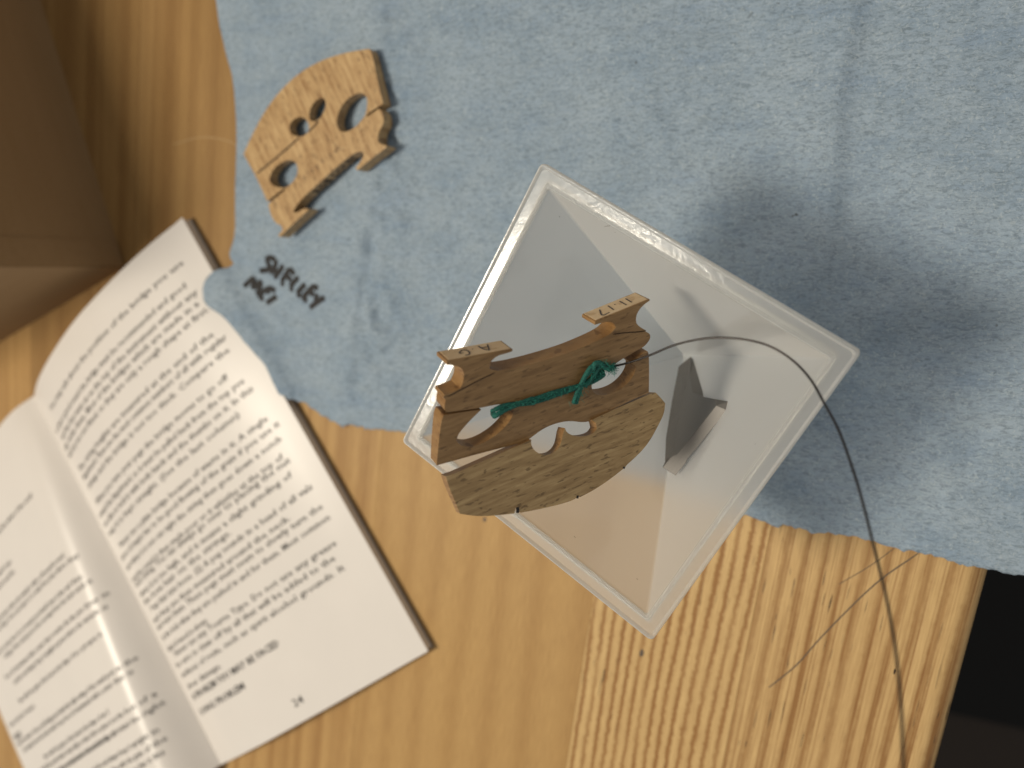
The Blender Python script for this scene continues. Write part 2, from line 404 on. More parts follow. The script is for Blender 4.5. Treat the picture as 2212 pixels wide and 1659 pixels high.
# ------------------------------------------------------------------ open booklet
E1 = U(395, 470, .0041); E1[2] = 0; SD = np.array([.58461322, -.81131214, 0]); WD = np.array([-.81131214, -.58461322, 0]); BW, BL = .1215, .1713
HT = [0, .083, .167, .25, .333, .417, .5, .583, .667, .75, .833, .917, 1.0]
HV = [.0030, .0066, .0089, .0106, .0118, .0128, .0132, .0128, .0120, .0109, .0094, .0070, .0039]
def h_right(t, s):
    v = s / BL; base = np.interp(t, HT, HV); late = np.interp(t, [0, .1, .3, .6, 1], [.003, .0062, .0092, .0080, .0037])
    k = min(1, max(0, (v - .1) / .7)); return base * (1 - k) + late * k
def h_left(t, s):
    v = s / BL; A = .0045 + .0125 * min(1, max(0, v)) ** .9
    rise = np.interp(t, [0, .02, .05, .09, .14, .3, .5, 1.0], [0, .22, .60, .90, 1.0, .97, .82, .45]); return .003 + A * rise
# a smooth version
def smooth_h(f, wd=1.):
    ts = np.linspace(0, 1, 81)
    def g(t, s):
        return float(np.mean([f(min(1, max(0, t + d)), s) if t + d >= 0 else f(0, s) * 2 - f(-(t + d), s) for d in (-.04 * wd, -.02 * wd, 0, .02 * wd, .04 * wd)]))
    return g
hr, hl = smooth_h(h_right), smooth_h(h_left, .4)
def page_pt(side, t, s, off=0.):
    if side > 0: p = E1 + WD * BW * (1 - t) + SD * s; z = hr(t, s)
    else: p = E1 + WD * BW * (1 + t) + SD * s; z = hl(t, s)
    return np.array([p[0], p[1], z + off])
OB = empty('open_book', 'open booklet with glossy printed pages lying at the lower left', 'book', frame(E1, -WD, -SD, (0, 0, 1)))
OBI = OB.matrix_world.inverted()
def book_local(V): return [tuple(OBI @ Vector(v)) for v in V]
NTg, NSg = 48, 30
for side in (1, -1):
    V, F = [], []
    tt = np.linspace(0, 1, NTg + 1) ** 1.6
    for i in range(NTg + 1):
        for j in range(NSg + 1): V.append(page_pt(side, tt[i], BL * j / NSg))
    n = len(V); m = NSg + 1
    V += [v - [0, 0, .0003] for v in V]
    for i in range(NTg):
        for j in range(NSg):
            a, b, c, d = i * m + j, (i + 1) * m + j, (i + 1) * m + j + 1, i * m + j + 1
            F.append((a, b, c, d)); F.append((n + d, n + c, n + b, n + a))
    rim = [i * m for i in range(NTg + 1)] + [NTg * m + j for j in range(1, m)] + [i * m + NSg for i in range(NTg - 1, -1, -1)] + [j for j in range(NSg - 1, 0, -1)]
    for k in range(len(rim)): a, b = rim[k], rim[(k + 1) % len(rim)]; F.append((b, a, n + a, n + b))
    link('page', book_local(V), F, MAT['page'], OB, smooth=True, sharp=50)
    # the sheets below
    V, F = [], []; ins = .0006; m = NSg + 1
    for i in range(NTg + 1):
        for j in range(NSg + 1):
            p = page_pt(side, min(tt[i], 1 - .004), min(max(BL * j / NSg, ins), BL - ins)); V.append(p - [0, 0, .00042])
    n = len(V); V += [[v[0], v[1], .0007] for v in V]
    for i in range(NTg):
        for j in range(NSg):
            a, b, c, d = i * m + j, (i + 1) * m + j, (i + 1) * m + j + 1, i * m + j + 1
            F.append((a, b, c, d)); F.append((n + d, n + c, n + b, n + a))
    for k in range(len(rim)): a, b = rim[k], rim[(k + 1) % len(rim)]; F.append((b, a, n + a, n + b))
    link('page_block', book_local(V), F, MAT['edge'], OB)
V = []
for z in (.0002, .0006):
    for t_, s_ in ((0, 0), (2, 0), (2, BL), (0, BL)): p = E1 + WD * BW * t_ + SD * s_; V.append([p[0], p[1], z])
link('cover', book_local(V), [(3, 2, 1, 0), (4, 5, 6, 7), (0, 1, 5, 4), (1, 2, 6, 5), (2, 3, 7, 6), (3, 0, 4, 7)], MAT['cover'], OB)

# printing on the pages: (right end in the photograph, indent, bold, words)
def inv_page(side, px, py):
    best = None
    for z in np.linspace(.002, .020, 181):                   # march down the view ray to the page
        q = U(px, py, z) - E1; q[2] = 0; a = q @ WD / BW; t = (1 - a) if side > 0 else (a - 1); s = q @ SD
        if t < 0: continue
        e = abs((hr if side > 0 else hl)(min(1, t), s) - z)
        if best is None or e < best[0]: best = (e, t, s)
    return best[1:] if best else (.02, .1)
P6 = lambda u, v: (.7352 * u, 438.8 + .7352 * v)
P8 = lambda u, v: (.504 * u, 822.8 + .504 * v)
LR = [(P6(537, 172), .05, 0, 'You may ask about the position of the bridge you use'), (P6(545, 240), 0, 0, 'to have a good sound the bridge must be recommended and good'),
      (P6(578, 258), .02, 0, 'and the feet must sit on the top of the instrument without any'), (P6(582, 292), 0, 0, 'gap under them. Most of the bridges which are made in a'),
      (P6(612, 308), 0, 0, 'factory are not fitted, so they are only a rough shape at first.'),
      (P6(626, 382), .03, 0, 'The string heights are measured at the end of the'), (P6(664, 390), .03, 0, 'fingerboard. These are the most common numbers of all with regular'),
      (P6(672, 428), .03, 0, 'strings and the bridge is not too thick. Compare the'),
      (P6(668, 508), .03, 0, 'When you turn your pegs the bridge moves to go off'), (P6(714, 520), 0, 0, 'toward the fingerboard, so it must be pulled back from the top you'),
      (P6(742, 542), 0, 0, 'are able to hold it with both hands and the thumbs on it. In this'), (P6(702, 618), 0, 0, 'way it is kept straight. (See the last column)'),
      (P6(784, 630), .04, 0, 'Never use a plain bridge because of waste in it. A single'), (P6(820, 645), 0, 0, 'piece of maple has to be good flowing of the grain if you use it'),
      (P6(824, 690), 0, 0, 'and when it is not cut right the string then goes down a notch'), (P6(830, 742), 0, 0, 'and the sound is then made poor or it whistles at the top of'),
      (P6(851, 752), 0, 0, 'each string. You can always go over to placing the nut'), (P6(856, 795), 0, 0, 'when it is too high, and it means a slight grinding of'), (P6(676, 965), 0, 0, 'the bow hair on the strings.'),
      (P6(916, 830), .03, 0, 'Pegs that turn loose. (2) A peg sounds in a head of all vals'), (P6(850, 922), 0, 0, 'and they are then measured around the neck.'),
      (P6(946, 888), 0, 0, 'and turn them. These pegs must seem to slowly turn the'), (P6(967, 920), 0, 0, 'in the hole when they are pushed in and for them. Most common'), (P8(888, 1022), 0, 0, 'kind of wood is ebony.'),
      (P6(986, 995), .03, 0, 'Never use any Tourte Type. Do not use any grease'), (P6(982, 1040), 0, 0, 'be sure to clean off by all that will be added to the'),
      (P6(1010, 1068), 0, 0, 'surfaces of rosin, such as spirit alcohol grounds. It'), (P6(648, 1356), 0, 0, 'does damage.'),
      (P6(818, 1290), 0, 1, 'A PROBLEM YOU MAY BE FACED'), (P6(717, 1416), 0, 1, 'LONG PROBLEM'), (P6(890, 1455), .62, 0, '24')]
LL = [(P8(135, 488), 'and the whole of the scroll'), (P8(45, 770), 'tops'), (P8(60, 812), 'and the'), (P8(272, 745), 'with a soft pencil is used'), (P8(338, 742), 'to mark the point where they'), (P8(350, 835), 'should stop in line and then'),
      (P8(395, 852), 'cut away from the back until it'), (P8(468, 905), 'reaches the line you drew in'), (P8(462, 962), 'before the varnish is'), (P8(440, 1078), 'put upon it.'), (P8(145, 1390), 'of sound post'),
      (P8(592, 1180), 'setting of the sound post in the'), (P8(572, 1240), 'instrument with a setter that is'), (P8(90, 1510), 'PRICES'), (P8(465, 1415), 'bent in the shape of an S'), (P8(672, 1335), 'to place it at the foot of a'), (P8(708, 1372), 'bridge just behind the right'), (P8(500, 1500), 'foot of it'), (P8(680, 1490), 'and always keep it upright in'), (P8(716, 1525), 'line with the grain of the'), (P8(706, 1585), 'belly so that it fits')]
def text_mesh(s, bold):
    cu = bpy.data.curves.new('t', 'FONT'); cu.body = s; cu.size = 1; cu.resolution_u = 1; cu.space_word = 1.15
    cu.offset = .02 if bold else .008
    o = bpy.data.objects.new('t', cu); COL.objects.link(o); bpy.context.view_layer.update()
    me = bpy.data.meshes.new_from_object(o.evaluated_get(bpy.context.evaluated_depsgraph_get()))
    v = np.array([x.co[:2] for x in me.vertices]); f = [tuple(p.vertices) for p in me.polygons]
    bpy.data.objects.remove(o); bpy.data.curves.remove(cu); bpy.data.meshes.remove(me); return v, f
for side, L in ((1, LR), (-1, [(p, 0, tx.isupper(), tx) for p, tx in LL])):
    V, F = [], []
    for (px, py), ind, bold, tx in L:
        t1, s1 = inv_page(side, px, py)
        if side < 0 and not tx.isupper():                     # the printed line runs on beyond the picture
            pre = ''; kk = LL.index([q for q in LL if q[1] == tx][0])
            while len(pre) + len(tx) < (t1 and (.93 - t1) * BW / .0034 * 2.05): kk = (kk + 5) % len(LL); pre = LL[kk][1].lower() + ' ' + pre
            tx = pre + tx
        v, f = text_mesh(tx, bold)
        if not len(v): continue
        size = .0032 if not bold else .0036
        if side > 0:
            x0, x1 = (.045 + ind) * BW, t1 * BW
            if ind > .5: x0 = x1 - .0055; size = .004
        else:
            x1 = -t1 * BW; x0 = x1 - v[:, 0].max() * size * 1.05; x0 = max(x0, -.97 * BW)
        kx = (x1 - x0) / v[:, 0].max(); b = len(V)
        for x, y in v:
            d = x0 + x * kx; s_ = s1 - (y - .33) * size
            V.append(page_pt(side, min(.99, max(0.005, abs(d) / BW)), s_, .00012))
        F += [tuple(b + i for i in q) for q in f]
    tag(link('printed_text', book_local(V), F, MAT['print_'], OB), kind='stuff')

# ------------------------------------------------------------------ blue paper towel
P36 = lambda u, v: (384 + .3637 * u, 493.7 + .3637 * v)
edge_px = [(455, -90), (462, -40), (470, 0), (478, 60), (493, 120), (506, 175), (512, 250), (512, 340), (511, 440), (510, 500), (502, 548)]
over_px = [(489, 572), (464, 585), (449, 604), (446, 628), (453, 656), (486, 683), (511, 712), (537, 745), (553, 765), (575, 792)]
low_px = [(620, 843), (639, 857), (664, 868), (697, 897), (733, 912), (744, 923), (755, 916), (802, 926), (868, 932), (1000, 960), (1150, 995), (1300, 1032), (1450, 1070), (1560, 1098), (1620, 1113), (1667, 1131), (1681, 1139), (1692, 1131), (1754, 1147), (1841, 1157), (1900, 1171), (1932, 1182), (2009, 1198), (2081, 1218), (2132, 1226), (2212, 1244), (2290, 1266)]
right_px = [(2320, 900), (2330, 500), (2330, -90)]
top_px = [(1800, -95), (1200, -95), (800, -95)]
def rag(A, amp, step):
    out = []
    for i in range(len(A) - 1):
        a, b = A[i], A[i + 1]; n = max(1, int(np.linalg.norm(b - a) / step))
        for k in range(n):
            p = a + (b - a) * k / n
            if k or i: p = p + rng.normal(0, amp, 2)
            out.append(p)
    return out + [A[-1]]
A1 = [U(*p, .0006)[:2] for p in edge_px]; A2 = [U(*p, .0048)[:2] for p in over_px]; A3 = [U(*p, .0006)[:2] for p in low_px]
A4 = [U(*p, .0006)[:2] for p in right_px + top_px]
outl = rag(catmull(A1 + A2 + [A3[0]], 4), .00005, .0012)[:-1] + rag(A3, .00022, .0009) + rag([A3[-1]] + A4 + [A1[0]], .0001, .004)[1:-1]
outl = np.array(outl)
def inside(P, poly):
    x, y = P[:, 0], P[:, 1]; r = np.zeros(len(P), bool); j = len(poly) - 1
    for i in range(len(poly)):
        xi, yi = poly[i]; xj, yj = poly[j]
        c = ((yi > y) != (yj > y)) & (x < (xj - xi) * (y - yi) / (yj - yi + 1e-15) + xi); r ^= c; j = i
    return r
mn, mx = outl.min(0), outl.max(0); ST = .0011
gx, gy = np.meshgrid(np.arange(mn[0], mx[0], ST), np.arange(mn[1], mx[1], ST)); gp = np.c_[gx.ravel(), gy.ravel()] + rng.normal(0, ST * .12, (gx.size, 2))
gp = gp[inside(gp, outl)]
dmin = np.full(len(gp), 9.)
for p in outl: dmin = np.minimum(dmin, np.hypot(*(gp - p).T))
gp = gp[dmin > ST * .55]
allp = [Vector(p) for p in outl] + [Vector(p) for p in gp]; no = len(outl)
vv, _, ff, *_r = delaunay_2d_cdt(allp, [(i, (i + 1) % no) for i in range(no)], [], 1, 1e-7)
VP_ = np.array([v[:] for v in vv])
def sstep(x): x = np.clip(x, 0, 1); return x * x * (3 - 2 * x)
def crease(P, px, amp, wl, wr, z=.0006):
    C = np.array([U(*p, z)[:2] for p in px]); best = np.full(len(P), 9.); sgn = np.zeros(len(P)); pos = np.zeros(len(P)); L = 0
    for a, b in zip(C[:-1], C[1:]):
        d = b - a; l = np.linalg.norm(d); d = d / l; q = P - a; t = np.clip(q @ d, 0, l); r = q - t[:, None] * d; dist = np.hypot(*r.T)
        m = dist < best; best[m] = dist[m]; sgn[m] = np.sign((q[:, 0] * d[1] - q[:, 1] * d[0])[m]); pos[m] = (L + t)[m]; L += l
    wd = np.where(sgn > 0, wl, wr); fade = sstep(pos / (.15 * L)) * sstep((L - pos) / (.15 * L)) if amp else 1
    return amp * np.exp(-(best / wd) ** 2) * (.35 + .65 * fade)
def vnoise(P, sc, seed):
    r = np.random.default_rng(seed); T = r.random((64, 64)); q = P * sc + 500; i = np.floor(q).astype(int); f = q - i; f = f * f * (3 - 2 * f); i %= 64; j = (i + 1) % 64
    return (T[i[:, 0], i[:, 1]] * (1 - f[:, 0]) + T[j[:, 0], i[:, 1]] * f[:, 0]) * (1 - f[:, 1]) + (T[i[:, 0], j[:, 1]] * (1 - f[:, 0]) + T[j[:, 0], j[:, 1]] * f[:, 0]) * f[:, 1]
OB_L = [None]
def under_bridge(P):
    c = U(*(466.3 + .3968 * 540, 54.9 + .3968 * 600), .003)[:2]; return np.hypot(*(P - c).T) < .034
def towel_z(P):
    P = np.atleast_2d(P)
    z = np.full(len(P), .0007)
    z += .0009 * (vnoise(P, 45, 1) - .3) * .6 + .0005 * vnoise(P, 140, 2) + .00022 * vnoise(P, 380, 3)
    z += crease(P, [(828, -60), (832, 110), (846, 210), (818, 330), (800, 450), (778, 600), (764, 750), (750, 915)], .0013, .008, .0025)
    z += crease(P, [(880, 380), (862, 470), (846, 600), (850, 740), (838, 900)], .0009, .003, .0045)
    z += crease(P, [(815, 580), (800, 660), (830, 740), (800, 850)], .0008, .002, .002)
    z += crease(P, [(860, 120), (905, 190), (890, 260)], .0009, .003, .003)
    z += crease(P, [(810, 30), (870, 70), (905, 130)], .0006, .003, .002)
    z += crease(P, [(1842, -60), (1832, 60), (1808, 150), (1800, 260), (1796, 380), (1775, 560)], .0019, .015, .0030)
    z += crease(P, [(880, 95), (1100, 82), (1350, 88), (1650, 105)], .0006, .0016, .004)
    z += crease(P, [(900, 150), (1200, 160), (1500, 150)], .0004, .002, .003)
    z += crease(P, [(1420, 200), (1400, 240), (1440, 300)], .0006, .003, .002)
    z += crease(P, [(2020, 560), (1990, 680), (1960, 800)], .0007, .002, .004)
    z += crease(P, [(2050, 900), (2040, 1020), (2060, 1130)], .0006, .004, .0025)
    z += crease(P, [(560, 660), (620, 700), (690, 720)], .0008, .003, .002)
    big = vnoise(P, 260, 7) * .55 + vnoise(P, 540, 8) * .45
    z += .0045 * crease(P, [(868, 80), (850, 230), (835, 400), (818, 560), (812, 740), (800, 900)], 1., .009, .009) * (big - .40)
    q = np.c_[P, np.zeros(len(P))] - E1; d = -(q @ WD); s = q @ SD                  # d > 0 is beyond the page edge
    prof = np.interp(d, [-.03, -.012, -.006, 0, .002, .004, .008, .014, .022], [.0098, .0070, .0057, .0046, .0041, .0031, .0016, .0005, .0])
    m = sstep((s + .006) / .01) * sstep((.098 - s) / .03)
    z = np.where(under_bridge(P), np.minimum(z, .0021), z)
    return np.maximum(z, prof * m + .0004 * (vnoise(P, 380, 3)) + .0004 * (prof * m > .003))
zz = towel_z(VP_)
nv = len(VP_); V = [(*p, z) for p, z in zip(VP_, zz)] + [(*p, z - .00022) for p, z in zip(VP_, zz)]
F = [tuple(f) for f in ff] + [tuple(nv + i for i in reversed(f)) for f in ff] + [((i + 1) % no, i, nv + i, nv + (i + 1) % no) for i in range(no)]
towel = link('paper_towel', V, F, MAT['towel'], smooth=True)
tag(towel, 'creased light blue paper towel with torn edges spread across the bench', 'paper towel')
# marker writing on the towel
S2 = lambda u, v: (548.5 + .09917 * u, 521.1 + .09917 * v)
letters = [[S2(*p) for p in l] for l in (
    [(475, 415), (380, 362), (295, 385), (318, 490), (350, 575), (290, 625), (125, 642)], [(490, 410), (470, 520), (405, 640), (350, 690)], [(385, 610), (470, 650), (545, 690)], [(640, 520), (590, 610), (520, 710), (445, 805)],
    [(775, 600), (690, 735), (600, 890)], [(775, 600), (830, 660), (885, 725)], [(705, 735), (760, 790), (815, 850)], [(600, 890), (625, 920), (660, 915)],
    [(975, 780), (880, 880), (790, 1000)], [(790, 1000), (820, 1030), (860, 1045)], [(1120, 930), (1020, 1040), (945, 1140)], [(945, 1140), (980, 1165), (1030, 1180)],
    [(1400, 1040), (1310, 990), (1190, 1090), (1090, 1210), (1105, 1265)], [(1210, 1090), (1260, 1130), (1300, 1170)], [(1095, 1250), (1130, 1275), (1165, 1275)], [(1370, 1140), (1360, 1230), (1350, 1320)], [(1540, 1220), (1390, 1320), (1220, 1450)],
    [(475, 1085), (350, 1030), (230, 1080), (110, 1190), (150, 1240), (215, 1240)], [(270, 1060), (310, 1100), (330, 1150)], [(500, 1200), (390, 1270), (275, 1355)])]
letters += [[P36(*p) for p in l] for l in ([(386, 344), (420, 318), (454, 290)], [(454, 290), (450, 325), (440, 356)], [(440, 356), (470, 334), (500, 312)], [(498, 314), (488, 350), (468, 394)])]
def on_towel(p):
    q = U(*p, .001); z = towel_z(q[:2])[0]; q = U(*p, z); return np.array([q[0], q[1], towel_z(q[:2])[0] + .00006])
strokes('marker_writing', [[on_towel(p) for p in catmull(l, 3)] for l in letters],   .00195, upf, MAT['ink'], towel, .00006, n=2)

# ------------------------------------------------------------------ pale bridge lying on the towel
Q4 = lambda u, v: (466.3 + .3968 * u, 54.9 + .3968 * v)
FH = .0074; LZ = .0027
ea = U(*Q4(345, 1150), FH); eb = U(*Q4(930, 655), FH); e1 = eb - ea; e1 /= np.linalg.norm(e1); e3 = np.array([0, 0, 1.]); e2 = np.cross(e3, e1)
o0 = U(*Q4(560, 560), .0012); o0[2] = LZ
LM = frame(o0, e1, e2, e3); LI = LM.inverted()
yfeet = (LI @ Vector(ea))[1]; ycrown = (LI @ Vector(U(*Q4(450, 250), FH)))[1]
def lt(x, y): return .0025 + (FH - .0025 - LZ) * min(1, max(0, (ycrown - y) / (ycrown - yfeet)))
def lloc(u, v):
    z = .004
    for _ in range(6):
        q = LI @ Vector(U(*Q4(u, v), z)); z = LZ + lt(q[0], q[1])
    return np.array(q[:2])
lout = [(150, 700), (172, 650), (203, 585), (252, 490), (312, 400), (382, 322), (455, 258), (545, 204), (640, 166), (740, 141), (835, 127), (848, 145), (866, 230), (886, 330), (906, 405), (908, 428),
        (868, 452), (822, 484), (818, 500), (850, 480), (888, 452), (908, 474), (914, 512), (908, 545), (890, 572), (880, 606), (884, 636), (905, 650), (930, 655), (925, 668), (850, 722), (770, 788), (760, 778), (785, 745), (805, 708), (800, 688), (780, 686), (740, 702),
        (650, 775), (560, 860), (480, 930), (434, 985), (420, 1012), (436, 1022), (470, 1000), (496, 996), (502, 1006), (425, 1075), (347, 1152), (341, 1140), (364, 1112), (354, 1088), (330, 1080), (308, 1050), (294, 1015), (286, 972), (330, 935), (380, 894), (374, 884), (326, 920), (280, 958), (245, 880), (212, 812)]
# the open ends of the two slots run into the kidneys
k_l = [(384, 884), (345, 884), (308, 872), (290, 842), (300, 800), (330, 762), (388, 730), (430, 736), (446, 770), (444, 812), (420, 852)]
k_r = [(812, 490), (790, 520), (762, 552), (722, 576), (690, 583), (666, 566), (655, 530), (662, 488), (682, 440), (712, 404), (738, 384), (790, 362), (820, 384), (826, 420), (818, 466)]
c_1 = [(470, 494), (500, 520), (510, 560), (496, 592), (462, 607), (425, 602), (400, 576), (400, 536), (430, 504)]
c_2 = [(585, 390), (600, 412), (596, 452), (575, 496), (548, 522), (520, 524), (505, 500), (514, 446), (545, 405)]
LBR = empty('violin_bridge', 'pale unfitted maple violin bridge lying flat on the blue towel', 'violin bridge', LM, 'violin bridges')
loops = [smooth_poly([lloc(*p) for p in lout], 2, 40)] + [smooth_poly([lloc(*p) for p in h], 2, 60) for h in (k_l, k_r, c_1, c_2)]
prism('bridge_body', loops, lt, MAT['maple'], LBR, .00012, zf=lambda x, y: lt(x, y))
def lfront(u, v): q = lloc(u, v); return np.array([q[0], q[1], lt(*q) + .00004])
strokes('saw_line', [[lfront(222, 808), lfront(300, 745), lfront(400, 660), lfront(452, 612)], [lfront(505, 580), lfront(532, 553), lfront(560, 520)]], .00055, upf, MAT['crack'], LBR, .00003)
# faint pencilled letters on the face, and the stamp on the arch between the feet
sc = []
for k, (x0, y0) in enumerate(((495, 825), (525, 795), (552, 772), (590, 735), (622, 712), (655, 690), (680, 668))):
    sc.append([(x0 - 10, y0 - 12), (x0 - 14, y0 + 6), (x0 + 2, y0 + 8)] if k % 3 == 0 else [(x0 - 8, y0 - 8), (x0 + 2, y0 - 10), (x0 + 4, y0 + 4), (x0 - 6, y0 + 4)] if k % 3 == 1 else [(x0 - 8, y0 + 4), (x0 - 4, y0 - 10), (x0 + 6, y0 + 2)])
strokes('pencil_writing', [[lfront(*p) for p in l] for l in sc], .00028, upf, MAT['stamp'], LBR, .00003, n=3)
# arch stamp: letters placed along the visible lower wall of the arch
pa, pb = lloc(492, 918), lloc(742, 702)
ad = pb - pa; al = np.linalg.norm(ad); ad /= al; an = np.array([ad[1], -ad[0]])
tv, tf_ = text_mesh('ROB LOUIS', True)
V = []
for x, y in tv:
    q = pa + ad * (al * (.06 + .90 * x / tv[:, 0].max())) + an * .00006; V.append((q[0], q[1], lt(*q) * .86 - (.80 - y) * .0046 * 1.0 - .0001))
zc = [v[2] for v in V]
# follow the real arch: push each letter to the arch curve
arch = np.array([lloc(*p) for p in ((740, 702), (650, 775), (560, 860), (480, 930))])
def arch_off(q):
    b = None
    for a, c in zip(arch[:-1], arch[1:]):
        d = c - a; l = np.linalg.norm(d); d /= l; t = min(l, max(0, (q - a) @ d)); r = a + d * t; dd = np.linalg.norm(q - r)
        if b is None or dd < b[0]: b = (dd, r)
    return b[1]
V = [(*(arch_off(np.array(v[:2])) + an * .00012), v[2]) for v in V]
link('stamped_text', V, tf_, MAT['ink'], LBR)

# ------------------------------------------------------------------ plastic pyramid cup
RPX = [(1168, 348), (1857, 757), (1407, 1388), (870, 958)]; RH = .060
RP = [U(*p, RH) for p in RPX]; RC = sum(RP) / 4; AP = U(1475, 768, .004)
ex = (RP[1] - RP[0]) + (RP[2] - RP[3]); ex /= np.linalg.norm(ex); ey = (RP[3] - RP[0]) + (RP[2] - RP[1]); ey -= ex * (ex @ ey); ey /= np.linalg.norm(ey)
PM = frame((AP[0], AP[1], 0), ex, -ey if np.cross(ex, ey)[2] < 0 else ey, (0, 0, 1)); PI_ = PM.inverted()
rc = np.array((PI_ @ Vector(RC))[:2]); HS = .0335
def ring(half, z, rad, k=6):
    f = min(1, max(0, (z - .004) / (RH - .004))); cx, cy = rc * f; out = []
    for q, (sx, sy) in enumerate(((1, 1), (-1, 1), (-1, -1), (1, -1))):
        for i in range(k + 1):
            a = math.pi / 2 * (q + i / k); out.append((cx + sx * (half - rad) + rad * math.cos(a), cy + sy * (half - rad) + rad * math.sin(a), z))
    return out
cup = empty('plastic_cup', 'translucent white plastic cup shaped as an upturned square pyramid with pale rim', 'plastic cup', PM)
def lathe_sq(name, prof, mat, closed, sharp=35, sub=1):
    V, F = [], []; m = None
    for h_, z_, r_ in prof: R_ = ring(h_, z_, r_); m = len(R_); V += R_
    n = len(prof)
    for i in range(n if closed else n - 1):
        j = (i + 1) % n
        for k in range(m): k2 = (k + 1) % m; F.append((i * m + k, i * m + k2, j * m + k2, j * m + k))
    if not closed: F.append(tuple(range(m))[::-1]); F.append(tuple((n - 1) * m + k for k in range(m)))
    return link(name, V, F, mat, cup, smooth=True, sharp=sharp)
cb = lathe_sq('cup_body', [(.0003, .0034, .0001), (.0299, .0590, .0006), (.0310, .0590, .0007), (.0310, .0576, .0007), (.0034, .0030, .0008), (.0030, .0014, .0008)], MAT['plastic'], False)
cb.data.materials.append(MAT['plastic_clear'])
for p_ in cb.data.polygons:                                # the frosting is on the inside, the outside is clear
    if p_.normal.z < -.05: p_.material_index = 1
lathe_sq('cup_rim', [(.02985, .0592, .00060), (.0300, .05965, .00060), (.0303, .05985, .00066), (.0306, .0597, .00072), (.0308, .0594, .00072), (.0327, .0594, .00084), (.0329, .0597, .00084), (.0331, .0600, .00090), (.03335, .0600, .00096), (.0335, .0597, .00096), (.0335, .0584, .00096), (.0329, .0580, .00084), (.0312, .0580, .00072), (.0312, .0591, .00072)], MAT['rim'], True)
# lint inside
def wall_hit(px, py):
    """nearest point of the view ray on the inner wall"""
    d = RW @ ray(px, py); best = None
    for t in np.linspace(.12, .26, 900):
        p = CAM + d * t; q = PI_ @ Vector(p); z = q[2]
        if z > .0588 or z < .0046: continue
        f = (z - .0044) / (.0590 - .0044); hf = .0034 + (.0299 - .0034) * f; ff_ = (z - .004) / (RH - .004)
        if max(abs(q[0] - rc[0] * ff_), abs(q[1] - rc[1] * ff_)) > hf: return p - d * .0004
    return None
S3 = lambda u, v: (1316.5 + .281 * u, 630.8 + .281 * v); S5 = lambda u, v: (1124.5 + .2149 * u, 329.1 + .2149 * v)
hairs = [[S3(710, 100), S3(750, 190), S3(800, 260), S3(880, 305)], [S3(1050, 1000), S3(1035, 1050), S3(1035, 1090), S3(1005, 1110), S3(1015, 1140)], [S3(1080, 930), S3(1085, 942)], [S5(410, 1140), S5(420, 1095), S5(480, 1080), S5(525, 1075)],
         [S5(820, 770), S5(850, 745), S5(900, 738)], [S5(945, 798), S5(955, 806)], [S5(388, 640), S5(394, 652)], [S3(1110, 1180), S3(1125, 1165)], [(1300, 1085), (1304, 1090)], [(1240, 1158), (1243, 1162)], [(1375, 1250), (1378, 1252)], [S5(560, 1520), S5(590, 1535), S5(625, 1560)]]
chs = []
for hh in hairs:
    c = [wall_hit(*p) for p in hh]
    if all(x is not None for x in c): chs.append(c)
lint = tubes('lint', chs, .00004, MAT['lint'], None, 4, 4); tag(lint, 'tiny grey lint fibres clinging to the inner plastic walls', 'lint', kind='stuff')

# ------------------------------------------------------------------ grey metal wedge in the cup
S6 = lambda u, v: (1371.4 + .2149 * u, 713.1 + .2149 * v)
wv = dict(a=((820, 755), 0.0385), b=((930, 805), 0.0385), c=((620, 1190), 0.0385), d=((525, 1300), 0.0385), e=((515, 1335), 0.0385), f=((410, 1465), 0.0385), g=((275, 1380), 0.0385), h=((375, 1275), 0.0385), i=((435, 1235), 0.0385),
          j=((800, 690), 0.0368), k=((690, 668), 0.0295), l=((580, 630), 0.0228), m=((552, 450), 0.0150), n=((560, 265), 0.0095), o=((480, 600), 0.0172), p=((395, 1200), 0.0320), q=((300, 1345), 0.0372),
          r=((440, 360), 0.0112), s=((370, 720), 0.0186), t=((310, 1090), 0.0290), u=((655, 410), 0.0145), v=((690, 665), 0.0265), w=((942, 715), 0.0372), x=((590, 300), 0.0095))
names = list(wv); WV = [U(*S6(*wv[k][0]), wv[k][1]) for k in names]; ix = {k: i for i, k in enumerate(names)}
def snap(three, rest):                                     # flat faces
    A, B, C = [WV[ix[k]] for k in three]; N = np.cross(B - A, C - A); N /= np.linalg.norm(N)
    for k in rest: WV[ix[k]] = Uplane(*S6(*wv[k][0]), A, N)
snap('ain', 'qpolkjm'); snap('nrq', 'st')
vis = ['abcdefghi', 'aiqpolkj', 'ihgq', 'onml', 'nrso', 'sto', 'tpo', 'tqp', 'nmlvux', 'ajwb', 'lkv']
F = [tuple(ix[c] for c in f) for f in vis]
